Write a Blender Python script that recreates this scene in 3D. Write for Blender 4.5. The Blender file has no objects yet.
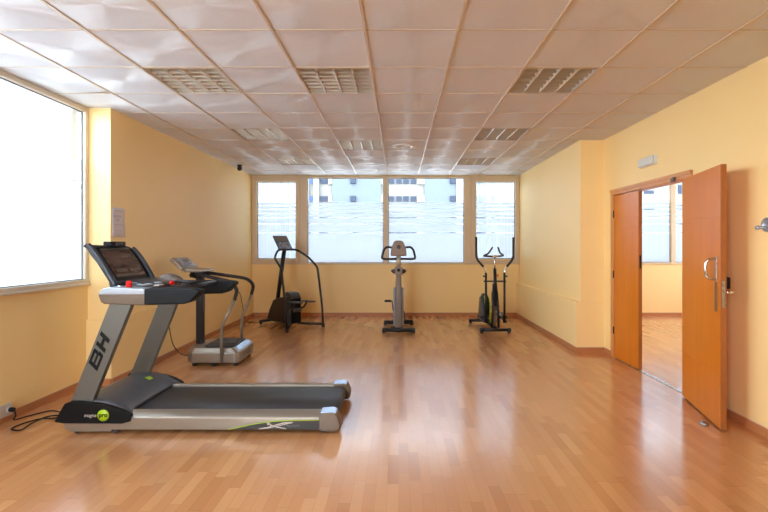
import bpy, bmesh, math, random
from mathutils import Vector, Matrix
random.seed(7)
SC = bpy.context.scene
COL = SC.collection
PI = math.pi

# ------------------------------------------------------------------ materials
def lin(c):
    return tuple(((v/255)/12.92 if v/255 <= .04045 else (((v/255)+.055)/1.055)**2.4) for v in c) + (1,)
class NT:
    def __init__(s, name):
        s.m = bpy.data.materials.new(name); s.m.use_nodes = True
        s.t = s.m.node_tree; s.t.nodes.clear()
        s.out = s.n('ShaderNodeOutputMaterial')
    def n(s, ty, **kw):
        nd = s.t.nodes.new(ty)
        for k, v in kw.items(): setattr(nd, k, v)
        return nd
    def l(s, a, b): s.t.links.new(a, b)
    def math(s, op, a, b=None, c=None):
        nd = s.n('ShaderNodeMath', operation=op)
        for i, v in enumerate((a, b, c)):
            if v is None: continue
            if isinstance(v, (int, float)): nd.inputs[i].default_value = v
            else: s.l(v, nd.inputs[i])
        return nd.outputs[0]
    def mix(s, f, a, b, ty='MIX'):
        nd = s.n('ShaderNodeMix', data_type='RGBA', blend_type=ty)
        for i, v in ((0, f), (6, a), (7, b)):
            if isinstance(v, (int, float, tuple)): nd.inputs[i].default_value = v
            else: s.l(v, nd.inputs[i])
        return nd.outputs[2]
    def noise(s, vec, scale, detail=2, rough=.5):
        nd = s.n('ShaderNodeTexNoise'); nd.inputs['Scale'].default_value = scale
        nd.inputs['Detail'].default_value = detail; nd.inputs['Roughness'].default_value = rough
        if vec is not None: s.l(vec, nd.inputs['Vector'])
        return nd.outputs['Fac']
    def scaled(s, vec, sc):
        nd = s.n('ShaderNodeVectorMath', operation='MULTIPLY'); s.l(vec, nd.inputs[0]); nd.inputs[1].default_value = sc
        return nd.outputs[0]
    def bump(s, h, strength, dist=.01):
        nd = s.n('ShaderNodeBump'); nd.inputs['Strength'].default_value = strength; nd.inputs['Distance'].default_value = dist
        s.l(h, nd.inputs['Height']); return nd.outputs[0]

def plain(name, col, rough=.5, metal=0, var=.06, scale=30, bump=0, spec=.5, stretch=None):
    t = NT(name); p = t.n('ShaderNodeBsdfPrincipled'); co = t.n('ShaderNodeTexCoord').outputs['Object']
    if stretch: co = t.scaled(co, stretch)
    nz = t.noise(co, scale, 3)
    c = lin(col); d = tuple(v*(1-var) for v in c[:3])+(1,); e = tuple(min(1, v*(1+var)) for v in c[:3])+(1,)
    t.l(t.mix(nz, d, e), p.inputs['Base Color'])
    p.inputs['Metallic'].default_value = metal
    t.l(t.math('MULTIPLY_ADD', nz, .08, rough-.04), p.inputs['Roughness'])
    p.inputs['Specular IOR Level'].default_value = spec
    if bump: t.l(t.bump(nz, bump, .002), p.inputs['Normal'])
    t.l(p.outputs[0], t.out.inputs[0]); return t.m

def wood(name, a, b, rough, axis, scale=6, spec=.5):
    t = NT(name); p = t.n('ShaderNodeBsdfPrincipled'); co = t.n('ShaderNodeTexCoord').outputs['Object']
    st = [14, 14, 14]; st[axis] = .9
    g = t.noise(t.scaled(co, tuple(st)), scale/2, 5, .6)
    st2 = [3, 3, 3]; st2[axis] = .25
    h = t.noise(t.scaled(co, tuple(st2)), 2, 2)
    f = t.math('ADD', t.math('MULTIPLY', g, .7), t.math('MULTIPLY', h, .4))
    f = t.math('MULTIPLY_ADD', f, 2.2, -.7)
    cl = t.n('ShaderNodeClamp'); t.l(f, cl.inputs[0])
    t.l(t.mix(cl.outputs[0], lin(a), lin(b)), p.inputs['Base Color'])
    p.inputs['Roughness'].default_value = rough; p.inputs['Specular IOR Level'].default_value = spec
    t.l(p.outputs[0], t.out.inputs[0]); return t.m

def wall_mat(name, col):
    t = NT(name); p = t.n('ShaderNodeBsdfPrincipled'); g = t.n('ShaderNodeNewGeometry').outputs['Position']
    n1 = t.noise(g, 1.2, 3); n2 = t.noise(g, 60, 4)
    c = lin(col); t.l(t.mix(n1, tuple(v*.96 for v in c[:3])+(1,), tuple(min(1, v*1.03) for v in c[:3])+(1,)), p.inputs['Base Color'])
    p.inputs['Roughness'].default_value = .5; p.inputs['Specular IOR Level'].default_value = .4
    t.l(t.bump(n2, .12, .003), p.inputs['Normal']); t.l(p.outputs[0], t.out.inputs[0]); return t.m

def floor_mat():
    t = NT('laminate_floor'); p = t.n('ShaderNodeBsdfPrincipled'); g = t.n('ShaderNodeNewGeometry').outputs['Position']
    sp = t.n('ShaderNodeSeparateXYZ'); t.l(g, sp.inputs[0]); x, y = sp.outputs[0], sp.outputs[1]
    W = .066
    r = t.math('FLOOR', t.math('DIVIDE', x, W))
    w1 = t.n('ShaderNodeTexWhiteNoise', noise_dimensions='1D'); t.l(r, w1.inputs['W'])
    yy = t.math('MULTIPLY_ADD', w1.outputs[0], 3.7, y)
    L = t.math('MULTIPLY_ADD', w1.outputs[0], .12, .34)
    q = t.math('DIVIDE', yy, L)
    k = t.math('FLOOR', q)
    cb = t.n('ShaderNodeCombineXYZ'); t.l(r, cb.inputs[0]); t.l(k, cb.inputs[1])
    w2 = t.n('ShaderNodeTexWhiteNoise', noise_dimensions='2D'); t.l(cb.outputs[0], w2.inputs['Vector'])
    cb2 = t.n('ShaderNodeCombineXYZ'); t.l(t.math('MULTIPLY', x, 38), cb2.inputs[0]); t.l(t.math('MULTIPLY', y, 2.2), cb2.inputs[1])
    t.l(t.math('MULTIPLY', w2.outputs[0], 40), cb2.inputs[2])
    gr = t.noise(cb2.outputs[0], 1.6, 5, .62)
    ramp = t.n('ShaderNodeValToRGB'); e = ramp.color_ramp.elements
    e[0].position = 0; e[0].color = lin((178, 118, 74)); e[1].position = 1; e[1].color = lin((222, 166, 112))
    m = ramp.color_ramp.elements.new(.35); m.color = lin((200, 140, 90))
    m = ramp.color_ramp.elements.new(.75); m.color = lin((209, 151, 99))
    t.l(t.math('ADD', t.math('MULTIPLY', w2.outputs[0], .72), t.math('MULTIPLY', gr, .3)), ramp.inputs[0])
    c = t.mix(t.math('MULTIPLY', t.math('SUBTRACT', gr, .3), .45), ramp.outputs[0], lin((150, 92, 55)))
    # joints
    fx = t.math('FRACT', t.math('DIVIDE', x, W)); fy = t.math('FRACT', q)
    j1 = t.math('LESS_THAN', fx, .03); j2 = t.math('LESS_THAN', fy, .008)
    j = t.math('MULTIPLY', t.math('MAXIMUM', j1, j2), .35)
    c = t.mix(j, c, lin((120, 70, 40)))
    t.l(c, p.inputs['Base Color'])
    sm = t.noise(g, .8, 4)
    t.l(t.math('MULTIPLY_ADD', sm, .12, .14), p.inputs['Roughness'])
    p.inputs['Specular IOR Level'].default_value = .95
    p.inputs['Coat Weight'].default_value = .35; p.inputs['Coat Roughness'].default_value = .16; p.inputs['Coat IOR'].default_value = 1.6
    t.l(t.bump(t.noise(g, 3, 2), .05, .01), p.inputs['Normal'])
    t.l(p.outputs[0], t.out.inputs[0]); return t.m

GX, GY, TILE = -.217, 2.86, .6      # a ceiling grid crossing
def tile_mat():
    t = NT('ceiling_tile'); g = t.n('ShaderNodeNewGeometry').outputs['Position']
    sp = t.n('ShaderNodeSeparateXYZ'); t.l(g, sp.inputs[0])
    fx = t.math('SUBTRACT', t.math('FRACT', t.math('DIVIDE', t.math('SUBTRACT', sp.outputs[0], GX-60), TILE)), .5)
    fy = t.math('SUBTRACT', t.math('FRACT', t.math('DIVIDE', t.math('SUBTRACT', sp.outputs[1], GY-60), TILE)), .5)
    n = t.noise(t.scaled(g, (1, 1, 1)), 90, 2)
    colr = t.mix(n, lin((221, 221, 223)), lin((230, 230, 232)))
    ins = []
    for sg in (1, -1):            # the two flanks of the fine concentric ribs pressed into each tile
        cb = t.n('ShaderNodeCombineXYZ'); t.l(t.math('MULTIPLY', fx, sg), cb.inputs[0]); t.l(t.math('MULTIPLY', fy, sg), cb.inputs[1])
        nm = t.n('ShaderNodeVectorMath', operation='NORMALIZE'); t.l(cb.outputs[0], nm.inputs[0])
        sc = t.n('ShaderNodeVectorMath', operation='SCALE'); t.l(nm.outputs[0], sc.inputs[0]); sc.inputs['Scale'].default_value = .42
        ad = t.n('ShaderNodeVectorMath', operation='ADD'); t.l(sc.outputs[0], ad.inputs[0]); ad.inputs[1].default_value = (0, 0, -1)
        n2 = t.n('ShaderNodeVectorMath', operation='NORMALIZE'); t.l(ad.outputs[0], n2.inputs[0])
        df = t.n('ShaderNodeBsdfDiffuse'); t.l(colr, df.inputs['Color']); t.l(n2.outputs[0], df.inputs['Normal']); ins.append(df)
    mx = t.n('ShaderNodeMixShader'); mx.inputs[0].default_value = .5
    t.l(ins[0].outputs[0], mx.inputs[1]); t.l(ins[1].outputs[0], mx.inputs[2])
    tg = t.n('ShaderNodeCombineXYZ'); t.l(fx, tg.inputs[0]); t.l(fy, tg.inputs[1])
    gl = t.n('ShaderNodeBsdfAnisotropic'); gl.distribution = 'GGX'
    gl.inputs['Color'].default_value = lin((240, 234, 228)); gl.inputs['Roughness'].default_value = .46
    gl.inputs['Anisotropy'].default_value = .85; t.l(tg.outputs[0], gl.inputs['Tangent'])
    mf = t.n('ShaderNodeMixShader'); mf.inputs[0].default_value = .17
    t.l(mx.outputs[0], mf.inputs[1]); t.l(gl.outputs[0], mf.inputs[2])
    t.l(mf.outputs[0], t.out.inputs[0]); return t.m

def glass_mat():
    t = NT('window_glass'); tr = t.n('ShaderNodeBsdfTransparent'); tr.inputs[0].default_value = (.93, .95, .96, 1)
    gl = t.n('ShaderNodeBsdfGlossy'); gl.inputs['Roughness'].default_value = .02
    lw = t.n('ShaderNodeLayerWeight'); lw.inputs[0].default_value = .25
    nz = t.noise(t.n('ShaderNodeTexCoord').outputs['Object'], 2)
    mx = t.n('ShaderNodeMixShader'); t.l(t.math('MULTIPLY', lw.outputs['Fresnel'], t.math('MULTIPLY_ADD', nz, .1, .6)), mx.inputs[0])
    t.l(tr.outputs[0], mx.inputs[1]); t.l(gl.outputs[0], mx.inputs[2]); t.l(mx.outputs[0], t.out.inputs[0]); return t.m

def film_mat(name, streak=0., clear=.3):
    t = NT(name); g = t.n('ShaderNodeNewGeometry').outputs['Position']
    tl = t.n('ShaderNodeBsdfTranslucent'); df = t.n('ShaderNodeBsdfDiffuse'); tr = t.n('ShaderNodeBsdfTransparent')
    df.inputs[0].default_value = (.8, .82, .85, 1)
    nz = t.noise(t.scaled(g, (22, 22, .05)), 1.0, 3, .7)
    f = t.math('MULTIPLY_ADD', nz, 2.4, -.7)
    cl = t.n('ShaderNodeClamp'); t.l(f, cl.inputs[0])
    t.l(t.mix(t.math('MULTIPLY', cl.outputs[0], streak), (.55, .562, .585, 1), (.40, .42, .44, 1)), tl.inputs[0])
    a = t.n('ShaderNodeMixShader'); a.inputs[0].default_value = .12
    t.l(tl.outputs[0], a.inputs[1]); t.l(df.outputs[0], a.inputs[2])
    b = t.n('ShaderNodeMixShader')
    if streak: t.l(t.math('MULTIPLY_ADD', cl.outputs[0], .25, clear-.1), b.inputs[0])
    else: b.inputs[0].default_value = clear
    t.l(a.outputs[0], b.inputs[1]); t.l(tr.outputs[0], b.inputs[2]); t.l(b.outputs[0], t.out.inputs[0]); return t.m

def screen_mat(name, base, line, sx, sy):
    t = NT(name); p = t.n('ShaderNodeBsdfPrincipled'); co = t.n('ShaderNodeTexCoord').outputs['Object']
    n = t.noise(t.scaled(co, (sx, sx, sy)), 1, 3, .6)
    cl = t.n('ShaderNodeClamp'); t.l(t.math('MULTIPLY_ADD', n, 3, -1.2), cl.inputs[0])
    t.l(t.mix(cl.outputs[0], lin(base), lin(line)), p.inputs['Base Color'])
    p.inputs['Roughness'].default_value = .22; t.l(p.outputs[0], t.out.inputs[0]); return t.m

M = dict(
    floor=floor_mat(),  tile=tile_mat(), glass=glass_mat(),
    film=film_mat('frosted_film', 0, .08), film_s=film_mat('streaked_film', .35, .10), film_clear=film_mat('streaked_clear_film', .3, .55),
    wall=wall_mat('yellow_paint', (248, 216, 150)),
    tbar=plain('grid_white', (206, 188, 164), .4), dark=plain('plenum_dark', (48, 44, 42), .9),
    base=wood('baseboard_wood', (176, 112, 66), (196, 132, 84), .42, 1), basex=wood('baseboard_wood_x', (176, 112, 66), (196, 132, 84), .42, 0),
    lip=plain('baseboard_lip', (220, 196, 160), .4),
    door=wood('door_veneer', (200, 106, 10), (216, 126, 22), .3, 2, 4, .5),
    dooredge=wood('door_edge', (150, 84, 34), (172, 100, 44), .4, 2),
    trimw=wood('door_trim', (196, 128, 66), (214, 148, 86), .38, 2),
    alu=plain('cream_window_frame', (214, 192, 158), .42, 0, .03),
    aluw=plain('pale_window_frame', (216, 206, 186), .4, 0, .03),
    gasket=plain('window_gasket', (70, 72, 78), .5),
    steel=plain('brushed_steel', (176, 176, 178), .28, 1, .05), chrome=plain('chrome', (215, 218, 222), .12, 1, .02),
    silver=plain('champagne_silver', (152, 141, 126), .36, .55, .05, 12, 0, .5, (.3, 6, 6)),
    silverlt=plain('bright_silver', (160, 166, 172), .35, .35, .05),
    greymetal=plain('grey_paint_metal', (106, 106, 99), .42, .35, .05),
    greydk=plain('dark_grey_side', (84, 80, 76), .5, .1),
    black=plain('black_plastic', (15, 16, 17), .55, spec=.2), blackm=plain('black_metal', (26, 26, 28), .38, .2), charcoal=plain('charcoal_plastic', (50, 54, 61), .42, 0, .08, 40, .1),
    hood=plain('grey_hood_plastic', (72, 72, 76), .42, 0, .08, 60, .15),
    rubber=plain('black_rubber', (44, 45, 50), .6, 0, .1, 150, .4), belt=plain('belt_rubber', (46, 44, 45), .5, 0, .12, 200, .3),
    foam=plain('foam_grip', (48, 44, 44), .8, 0, .1, 120, .4),
    brown=plain('taupe_plastic', (134, 112, 94), .42, .1), taupe=plain('taupe_metal', (106, 90, 74), .38, .4),
    green=plain('lime_green', (166, 200, 24), .4), red=plain('red_plastic', (222, 30, 26), .35),
    white=plain('white_plastic', (226, 224, 216), .35), paper=plain('paper', (216, 210, 212), .8, 0, .05, 20), ink=plain('faint_ink', (196, 190, 196), .8),
    bluesil=plain('blue_silver', (172, 190, 216), .25, .5, .05), lbl=plain('light_lettering', (206, 198, 186), .5),
    louver=plain('louvre_aluminium', (206, 196, 178), .35, .25, .05), rail=plain('louvre_rail', (236, 232, 224), .25, .3, .02), postgrey=plain('warm_grey_tube', (138, 132, 120), .35, .4), bronzeplate=plain('worn_plate', (120, 100, 78), .4, .5), bronze=plain('bronze_diffuser', (168, 122, 74), .4, .3),
    decal=plain('dark_decal', (48, 44, 40), .45), orange=plain('orange_tag', (220, 130, 50), .5),
    screen=screen_mat('treadmill_screen', (66, 48, 42), (112, 92, 80), 4, 26),
    screen2=screen_mat('console_display', (92, 98, 112), (168, 176, 192), 30, 30),
    bcream=plain('facade_cream', (76, 73, 67), .8), bblue=plain('facade_bluegrey', (56, 62, 67), .8), bwhite=plain('facade_white', (88, 89, 92), .8),
    bwin=plain('facade_window', (30, 35, 45), .5, spec=.1), bwinb=plain('facade_window_blue', (40, 54, 76), .5, spec=.1), bjamb=plain('facade_jamb', (92, 84, 70), .8),
    ground=plain('pale_paving', (190, 188, 182), .9, 0, .1, 1),
)

# ------------------------------------------------------------------ mesh tools
def box(bm, x0, x1, y0, y1, z0, z1, mi=0, rot=None):
    vs = [bm.verts.new((x, y, z)) for x in (x0, x1) for y in (y0, y1) for z in (z0, z1)]
    for f in ((0, 1, 3, 2), (4, 6, 7, 5), (0, 4, 5, 1), (2, 3, 7, 6), (0, 2, 6, 4), (1, 5, 7, 3)):
        bm.faces.new([vs[i] for i in f]).material_index = mi
    return vs
def prism(bm, poly, axis, a, b, mi=0, tf=None):
    """poly: 2-d points in the two other axes (in x,y,z order); extruded a..b along axis."""
    def mk(p, h):
        v = list(p); v.insert(axis, h); return tf(Vector(v)) if tf else v
    A = [bm.verts.new(mk(p, a)) for p in poly]; B = [bm.verts.new(mk(p, b)) for p in poly]
    n = len(poly)
    bm.faces.new(A).material_index = mi; bm.faces.new(B[::-1]).material_index = mi
    for i in range(n):
        bm.faces.new((A[i], B[i], B[(i+1) % n], A[(i+1) % n])).material_index = mi
def smoothpath(pts, k=5):
    P = [Vector(p) for p in pts]; out = []
    n = len(P)
    for i in range(n-1):
        p0 = P[max(i-1, 0)]; p1 = P[i]; p2 = P[i+1]; p3 = P[min(i+2, n-1)]
        for j in range(k):
            t = j/k
            out.append(.5*((2*p1)+(p2-p0)*t+(2*p0-5*p1+4*p2-p3)*t*t+(3*p1-p0-3*p2+p3)*t*t*t))
    out.append(P[-1]); return out
def rounded(pts, r=.06, k=5):
    """polyline with its corners rounded by small arcs"""
    P = [Vector(p) for p in pts]; out = [P[0]]
    for i in range(1, len(P)-1):
        a, b, c = P[i-1], P[i], P[i+1]
        d1 = (a-b); d2 = (c-b); rr = min(r, d1.length*.45, d2.length*.45)
        s = b+d1.normalized()*rr; e = b+d2.normalized()*rr
        for j in range(k+1):
            t = j/k; out.append((1-t)**2*s+2*t*(1-t)*b+t*t*e)
    out.append(P[-1]); return out
def sweep(bm, path, r, seg=12, sy=None, mi=0, closed=False):
    """round (or r x sy elliptical) tube along a path"""
    path = [Vector(p) for p in path]; n = len(path); rings = []
    up = Vector((0, 0, 1))
    t0 = (path[1]-path[0]).normalized()
    if abs(t0.dot(up)) > .95: up = Vector((0, 1, 0))
    nrm = (up-t0*up.dot(t0)).normalized()
    for i, p in enumerate(path):
        if closed: t = (path[(i+1) % n]-path[i-1]).normalized()
        else: t = (path[min(i+1, n-1)]-path[max(i-1, 0)]).normalized()
        nrm = (nrm-t*nrm.dot(t)).normalized(); bi = t.cross(nrm)
        rr = r[i] if isinstance(r, (list, tuple)) else r
        ry = rr if sy is None else sy
        rings.append([bm.verts.new(p+nrm*math.cos(a)*rr+bi*math.sin(a)*ry) for a in [2*PI*j/seg for j in range(seg)]])
    m = n if closed else n-1
    for i in range(m):
        A, B = rings[i], rings[(i+1) % n]
        for j in range(seg):
            f = bm.faces.new((A[j], A[(j+1) % seg], B[(j+1) % seg], B[j])); f.smooth = True; f.material_index = mi
    if not closed:
        bm.faces.new(rings[0][::-1]).material_index = mi; bm.faces.new(rings[-1]).material_index = mi
def cyl(bm, a, b, r, seg=20, r2=None, mi=0):
    sweep(bm, [a, b], [r, r if r2 is None else r2], seg, mi=mi)
def lathe(bm, prof, c, axis=2, seg=28, mi=0):
    """prof: (radius, height) list; turned about an axis through c"""
    rings = []
    for r, h in prof:
        ring = []
        for j in range(seg):
            a = 2*PI*j/seg; v = [r*math.cos(a), r*math.sin(a)]; v.insert(axis, h)
            ring.append(bm.verts.new(Vector(v)+Vector(c)))
        rings.append(ring)
    for A, B in zip(rings, rings[1:]):
        for j in range(seg):
            f = bm.faces.new((A[j], A[(j+1) % seg], B[(j+1) % seg], B[j])); f.smooth = True; f.material_index = mi
    if prof[0][0] > 1e-5: bm.faces.new(rings[0])
    if prof[-1][0] > 1e-5: bm.faces.new(rings[-1])
def loft(bm, rows, mi=0, smooth=True):
    V = [[bm.verts.new(p) for p in r] for r in rows]
    for A, B in zip(V, V[1:]):
        for j in range(len(A)-1):
            f = bm.faces.new((A[j], A[j+1], B[j+1], B[j])); f.smooth = smooth; f.material_index = mi
    return V
def BM(): return bmesh.new()
def obj(name, bm, mat, parent=None, bevel=0, seg=2, solid=0, label=None):
    me = bpy.data.meshes.new(name)
    bmesh.ops.recalc_face_normals(bm, faces=bm.faces)
    if parent is not None and parent.get('_w', 1):        # geometry was written in world space
        bm.transform(WORLD[parent.name].inverted())
    bm.to_mesh(me); bm.free()
    for m in (mat if isinstance(mat, (list, tuple)) else [mat]): me.materials.append(m)
    o = bpy.data.objects.new(name, me); COL.objects.link(o)
    if parent is not None:
        o.parent = parent; WORLD[o.name] = WORLD[parent.name]
        if parent.get('_w', 1) == 0: LOCALS.append(o); o['_w'] = 0
    else: WORLD[o.name] = Matrix.Identity(4)
    if solid:
        s = o.modifiers.new('thickness', 'SOLIDIFY'); s.thickness = solid; s.offset = -1
    if bevel:
        b = o.modifiers.new('bevel', 'BEVEL'); b.width = bevel; b.segments = seg; b.limit_method = 'ANGLE'; b.angle_limit = math.radians(35)
        for p in me.polygons: p.use_smooth = True
        w = o.modifiers.new('wn', 'WEIGHTED_NORMAL'); w.keep_sharp = True
    if label: o['label'] = label
    return o
WORLD = {}; LOCALS = []
def thing(name, label, cat, loc=(0, 0, 0), rz=0, group=None, local=False):
    o = bpy.data.objects.new(name, None); COL.objects.link(o); o.empty_display_size = .1
    o.location = loc; o.rotation_euler = (0, 0, rz)
    WORLD[o.name] = Matrix.Translation(loc) @ Matrix.Rotation(rz, 4, 'Z')
    if local: o['_w'] = 0; LOCALS.append(o)
    tag(o, label, cat, group); return o
def tag(o, label, cat, group=None, kind=None):
    o['label'] = label; o['category'] = cat
    if group: o['group'] = group
    if kind: o['kind'] = kind
    return o
def struct(name, bm, mat, label, cat, bevel=0):
    return tag(obj(name, bm, mat, None, bevel), label, cat, None, 'structure')
def text(name, s, size, mat, parent, mw, ext=.0006, shear=0, bold=0):
    cu = bpy.data.curves.new(name, 'FONT'); cu.body = s; cu.size = size; cu.extrude = ext; cu.shear = shear; cu.offset = bold
    cu.align_x = 'CENTER'; cu.align_y = 'CENTER'
    t = bpy.data.objects.new(name, cu); COL.objects.link(t)
    dg = bpy.context.evaluated_depsgraph_get(); dg.update()
    me = bpy.data.meshes.new_from_object(t.evaluated_get(dg)); me.name = name
    bpy.data.objects.remove(t); me.materials.clear(); me.materials.append(mat)
    me.transform(WORLD[parent.name].inverted() @ mw if parent.get('_w', 1) else mw)
    o = bpy.data.objects.new(name, me); COL.objects.link(o); o.parent = parent
    WORLD[o.name] = WORLD[parent.name]
    return o
def frame3(o, x, y):
    """matrix whose local X,Y run along x,y at origin o"""
    x = Vector(x).normalized(); y = Vector(y).normalized(); z = x.cross(y)
    m = Matrix((x, y, z)).transposed().to_4x4(); m.translation = Vector(o); return m

# ------------------------------------------------------------------ the room
XL, XR, YB, ZC, YF = -3.15, 2.71, 8.85, 2.80, -2.2
bm = BM(); box(bm, -3.3, 8.2, YF-.2, YB+.2, -.12, 0)
struct('floor', bm, M['floor'], 'warm brown laminate floor of short staggered wood strips', 'floor')

# left wall: window strip between z 1.03 and the ceiling, the column block further back
bm = BM()
box(bm, XL-.10, XL, YF, 4.5, 0, 1.03); box(bm, XL-.10, XL, YF, .8, 1.03, 3.05); box(bm, XL-.10, XL, .8, 4.5, 2.80, 3.05)
box(bm, XL-.10, -2.92, 4.5, YB, 0, 3.05); box(bm, XL, -2.895, 4.475, YB, 0, .667)
box(bm, XL-.14, XL-.062, 4.47, 4.6, .9, 3.05, 1)
struct('wall_left', bm, [M['wall'], plain('outer_pier_render', (112, 108, 100), .8)], 'yellow painted wall on the left with a deeper rear half and a low ledge', 'wall')
bm = BM()
box(bm, XR, XR+.12, YF, 4.14, 0, 3.05); box(bm, XR, XR+.12, 5.58, YB, 0, 3.05); box(bm, XR, XR+.12, 4.14, 5.58, 2.055, 3.05)
box(bm, 2.40, XR, 5.86, YB, 0, 3.05); box(bm, 2.345, XR, 5.845, YB, 0, .665)
struct('wall_right', bm, M['wall'], 'yellow painted wall on the right holding the double door and a projecting block', 'wall')
bm = BM()
box(bm, XL-.1, 8.2, YB, YB+.2, 0, 1.03)
for a, b in ((XL-.1, -2.93), (2.43, 3.6), (7.4, 8.2)): box(bm, a, b, YB, YB+.2, 1.03, 3.05)
box(bm, -2.93, 2.43, YB, YB+.2, 2.785, 3.05); box(bm, 3.6, 7.4, YB, YB+.2, 2.785, 3.05)
struct('wall_back', bm, M['wall'], 'yellow painted back wall under the row of windows', 'wall')
bm = BM(); box(bm, XL-.1, 8.2, YF-.15, YF, 0, .9)
for a, b in ((XL-.1, -2.9), (-.9, 8.2)): box(bm, a, b, YF-.15, YF, .9, 3.05)
box(bm, -2.9, -.9, YF-.15, YF, 2.76, 3.05)
struct('wall_front', bm, M['wall'], 'yellow painted wall closing the room behind the viewer', 'wall')
bm = BM(); box(bm, 8.0, 8.2, YF, YB, 0, 1.03); box(bm, 8.0, 8.2, YF, 3.6, 1.03, 3.05); box(bm, 8.0, 8.2, 8.2, YB, 1.03, 3.05); box(bm, 8.0, 8.2, 3.6, 8.2, 2.75, 3.05); box(bm, XR+.12, 8.0, 2.6, 2.75, 0, 3.05)  # last box: unseen cross wall added to bounce light in the next room
struct('wall_next_room', bm, M['wall'], 'far side wall of the neighbouring room beyond the door, with an added cross wall for bounce light', 'wall')

# ceiling of 60 cm tiles in a grid, with openings for the light fittings
LIGHTS = [(-2.017, 3.46), (-.817, 3.46), (.983, 3.46), (-2.017, 5.26), (.983, 5.26), (-.817, 5.86), (-2.017, 7.06), (.983, 7.06)]
bm = BM()
xs = [GX+TILE*k for k in range(-6, 15)]; ys = [GY+TILE*k for k in range(-8, 11)]
def lit(x, y): return any(abs(x-a) < .05 and abs(y-b) < .05 for a, b in LIGHTS)
for x in xs:
    for y in ys:
        a, b = max(x+.004, XL), min(x+TILE-.004, 8.0); c, d = max(y+.0035, YF), min(y+TILE-.0035, YB)
        if b-a < .02 or d-c < .02 or lit(x, y): continue
        if abs(x-(-2.617)) < .01 and abs(y-3.46) < .01 or (x < -3.1 and abs(y-3.46) < .01):
            pass
        if x < -2.6 and x > -3.3 and abs(y-3.46) < .01 and x < -3.0:
            # the slightly displaced tile: its far edge stands open in a thin wedge
            prism(bm, [(a, c), (b, c), (b, d-.045), (a+.12, d), (a, d)], 2, ZC+.003, ZC+.018); continue
        box(bm, a, b, c, d, ZC+.003, ZC+.018)
for x in xs:
    if XL < x < 8: box(bm, x-.009, x+.009, YF, YB, ZC-.003, ZC+.003, 1)
for y in ys:
    if YF < y < YB:
        for x in xs:
            if XL-.6 < x < 8: box(bm, max(x, XL), x+TILE, y-.004, y+.004, ZC-.001, ZC+.012, 1)
box(bm, XL-.1, 8.2, YF, YB+.2, 3.05, 3.15, 2)
struct('ceiling', bm, [M['tile'], M['tbar'], M['dark']], 'suspended ceiling of pale square tiles with a swirled sheen', 'ceiling')

# baseboards
def baseboard(name, pts, out, label):
    """pts: floor polyline of the wall faces; out: +1/-1 side the board stands on"""
    bm = BM()
    for (x0, y0), (x1, y1) in zip(pts, pts[1:]):
        d = Vector((x1-x0, y1-y0)).normalized(); n = Vector((-d.y, d.x))*out*.014
        e = d*.014
        a = Vector((x0, y0))-e*0; b = Vector((x1, y1))+e*0
        P = [a, b, b+n, a+n]
        V0 = [bm.verts.new((p.x, p.y, 0)) for p in P]; V1 = [bm.verts.new((p.x, p.y, .068)) for p in P]; 
        for q in range(4): bm.faces.new((V0[q], V0[(q+1) % 4], V1[(q+1) % 4], V1[q]))
        bm.faces.new(V1); bm.faces.new(V0[::-1])
        n2 = n*.5; Q = [a, b, b+n2, a+n2]
        W0 = [bm.verts.new((p.x, p.y, .068)) for p in Q]; W1 = [bm.verts.new((p.x, p.y, .073)) for p in Q]
        for q in range(4): bm.faces.new((W0[q], W0[(q+1) % 4], W1[(q+1) % 4], W1[q])).material_index = 1
        bm.faces.new(W1).material_index = 1
    return struct(name, bm, [M['base'], M['lip']], label, 'baseboard')
baseboard('baseboard_left', [(XL, YF), (XL, 4.475), (-2.895, 4.475), (-2.895, YB)], -1, 'brown wooden baseboard along the left wall')
baseboard('baseboard_back', [(-2.895, YB), (2.345, YB)], -1, 'brown wooden baseboard under the back windows')
baseboard('baseboard_right', [(2.345, YB), (2.345, 5.845), (XR, 5.845), (XR, 5.65)], -1, 'brown wooden baseboard around the projecting block on the right')
baseboard('baseboard_right', [(XR, 4.07), (XR, YF)], -1, 'brown wooden baseboard behind the open door leaf')
baseboard('baseboard_next_room', [(XR+.12, YB), (8.0, YB)], -1, 'brown wooden baseboard of the neighbouring room')

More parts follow.
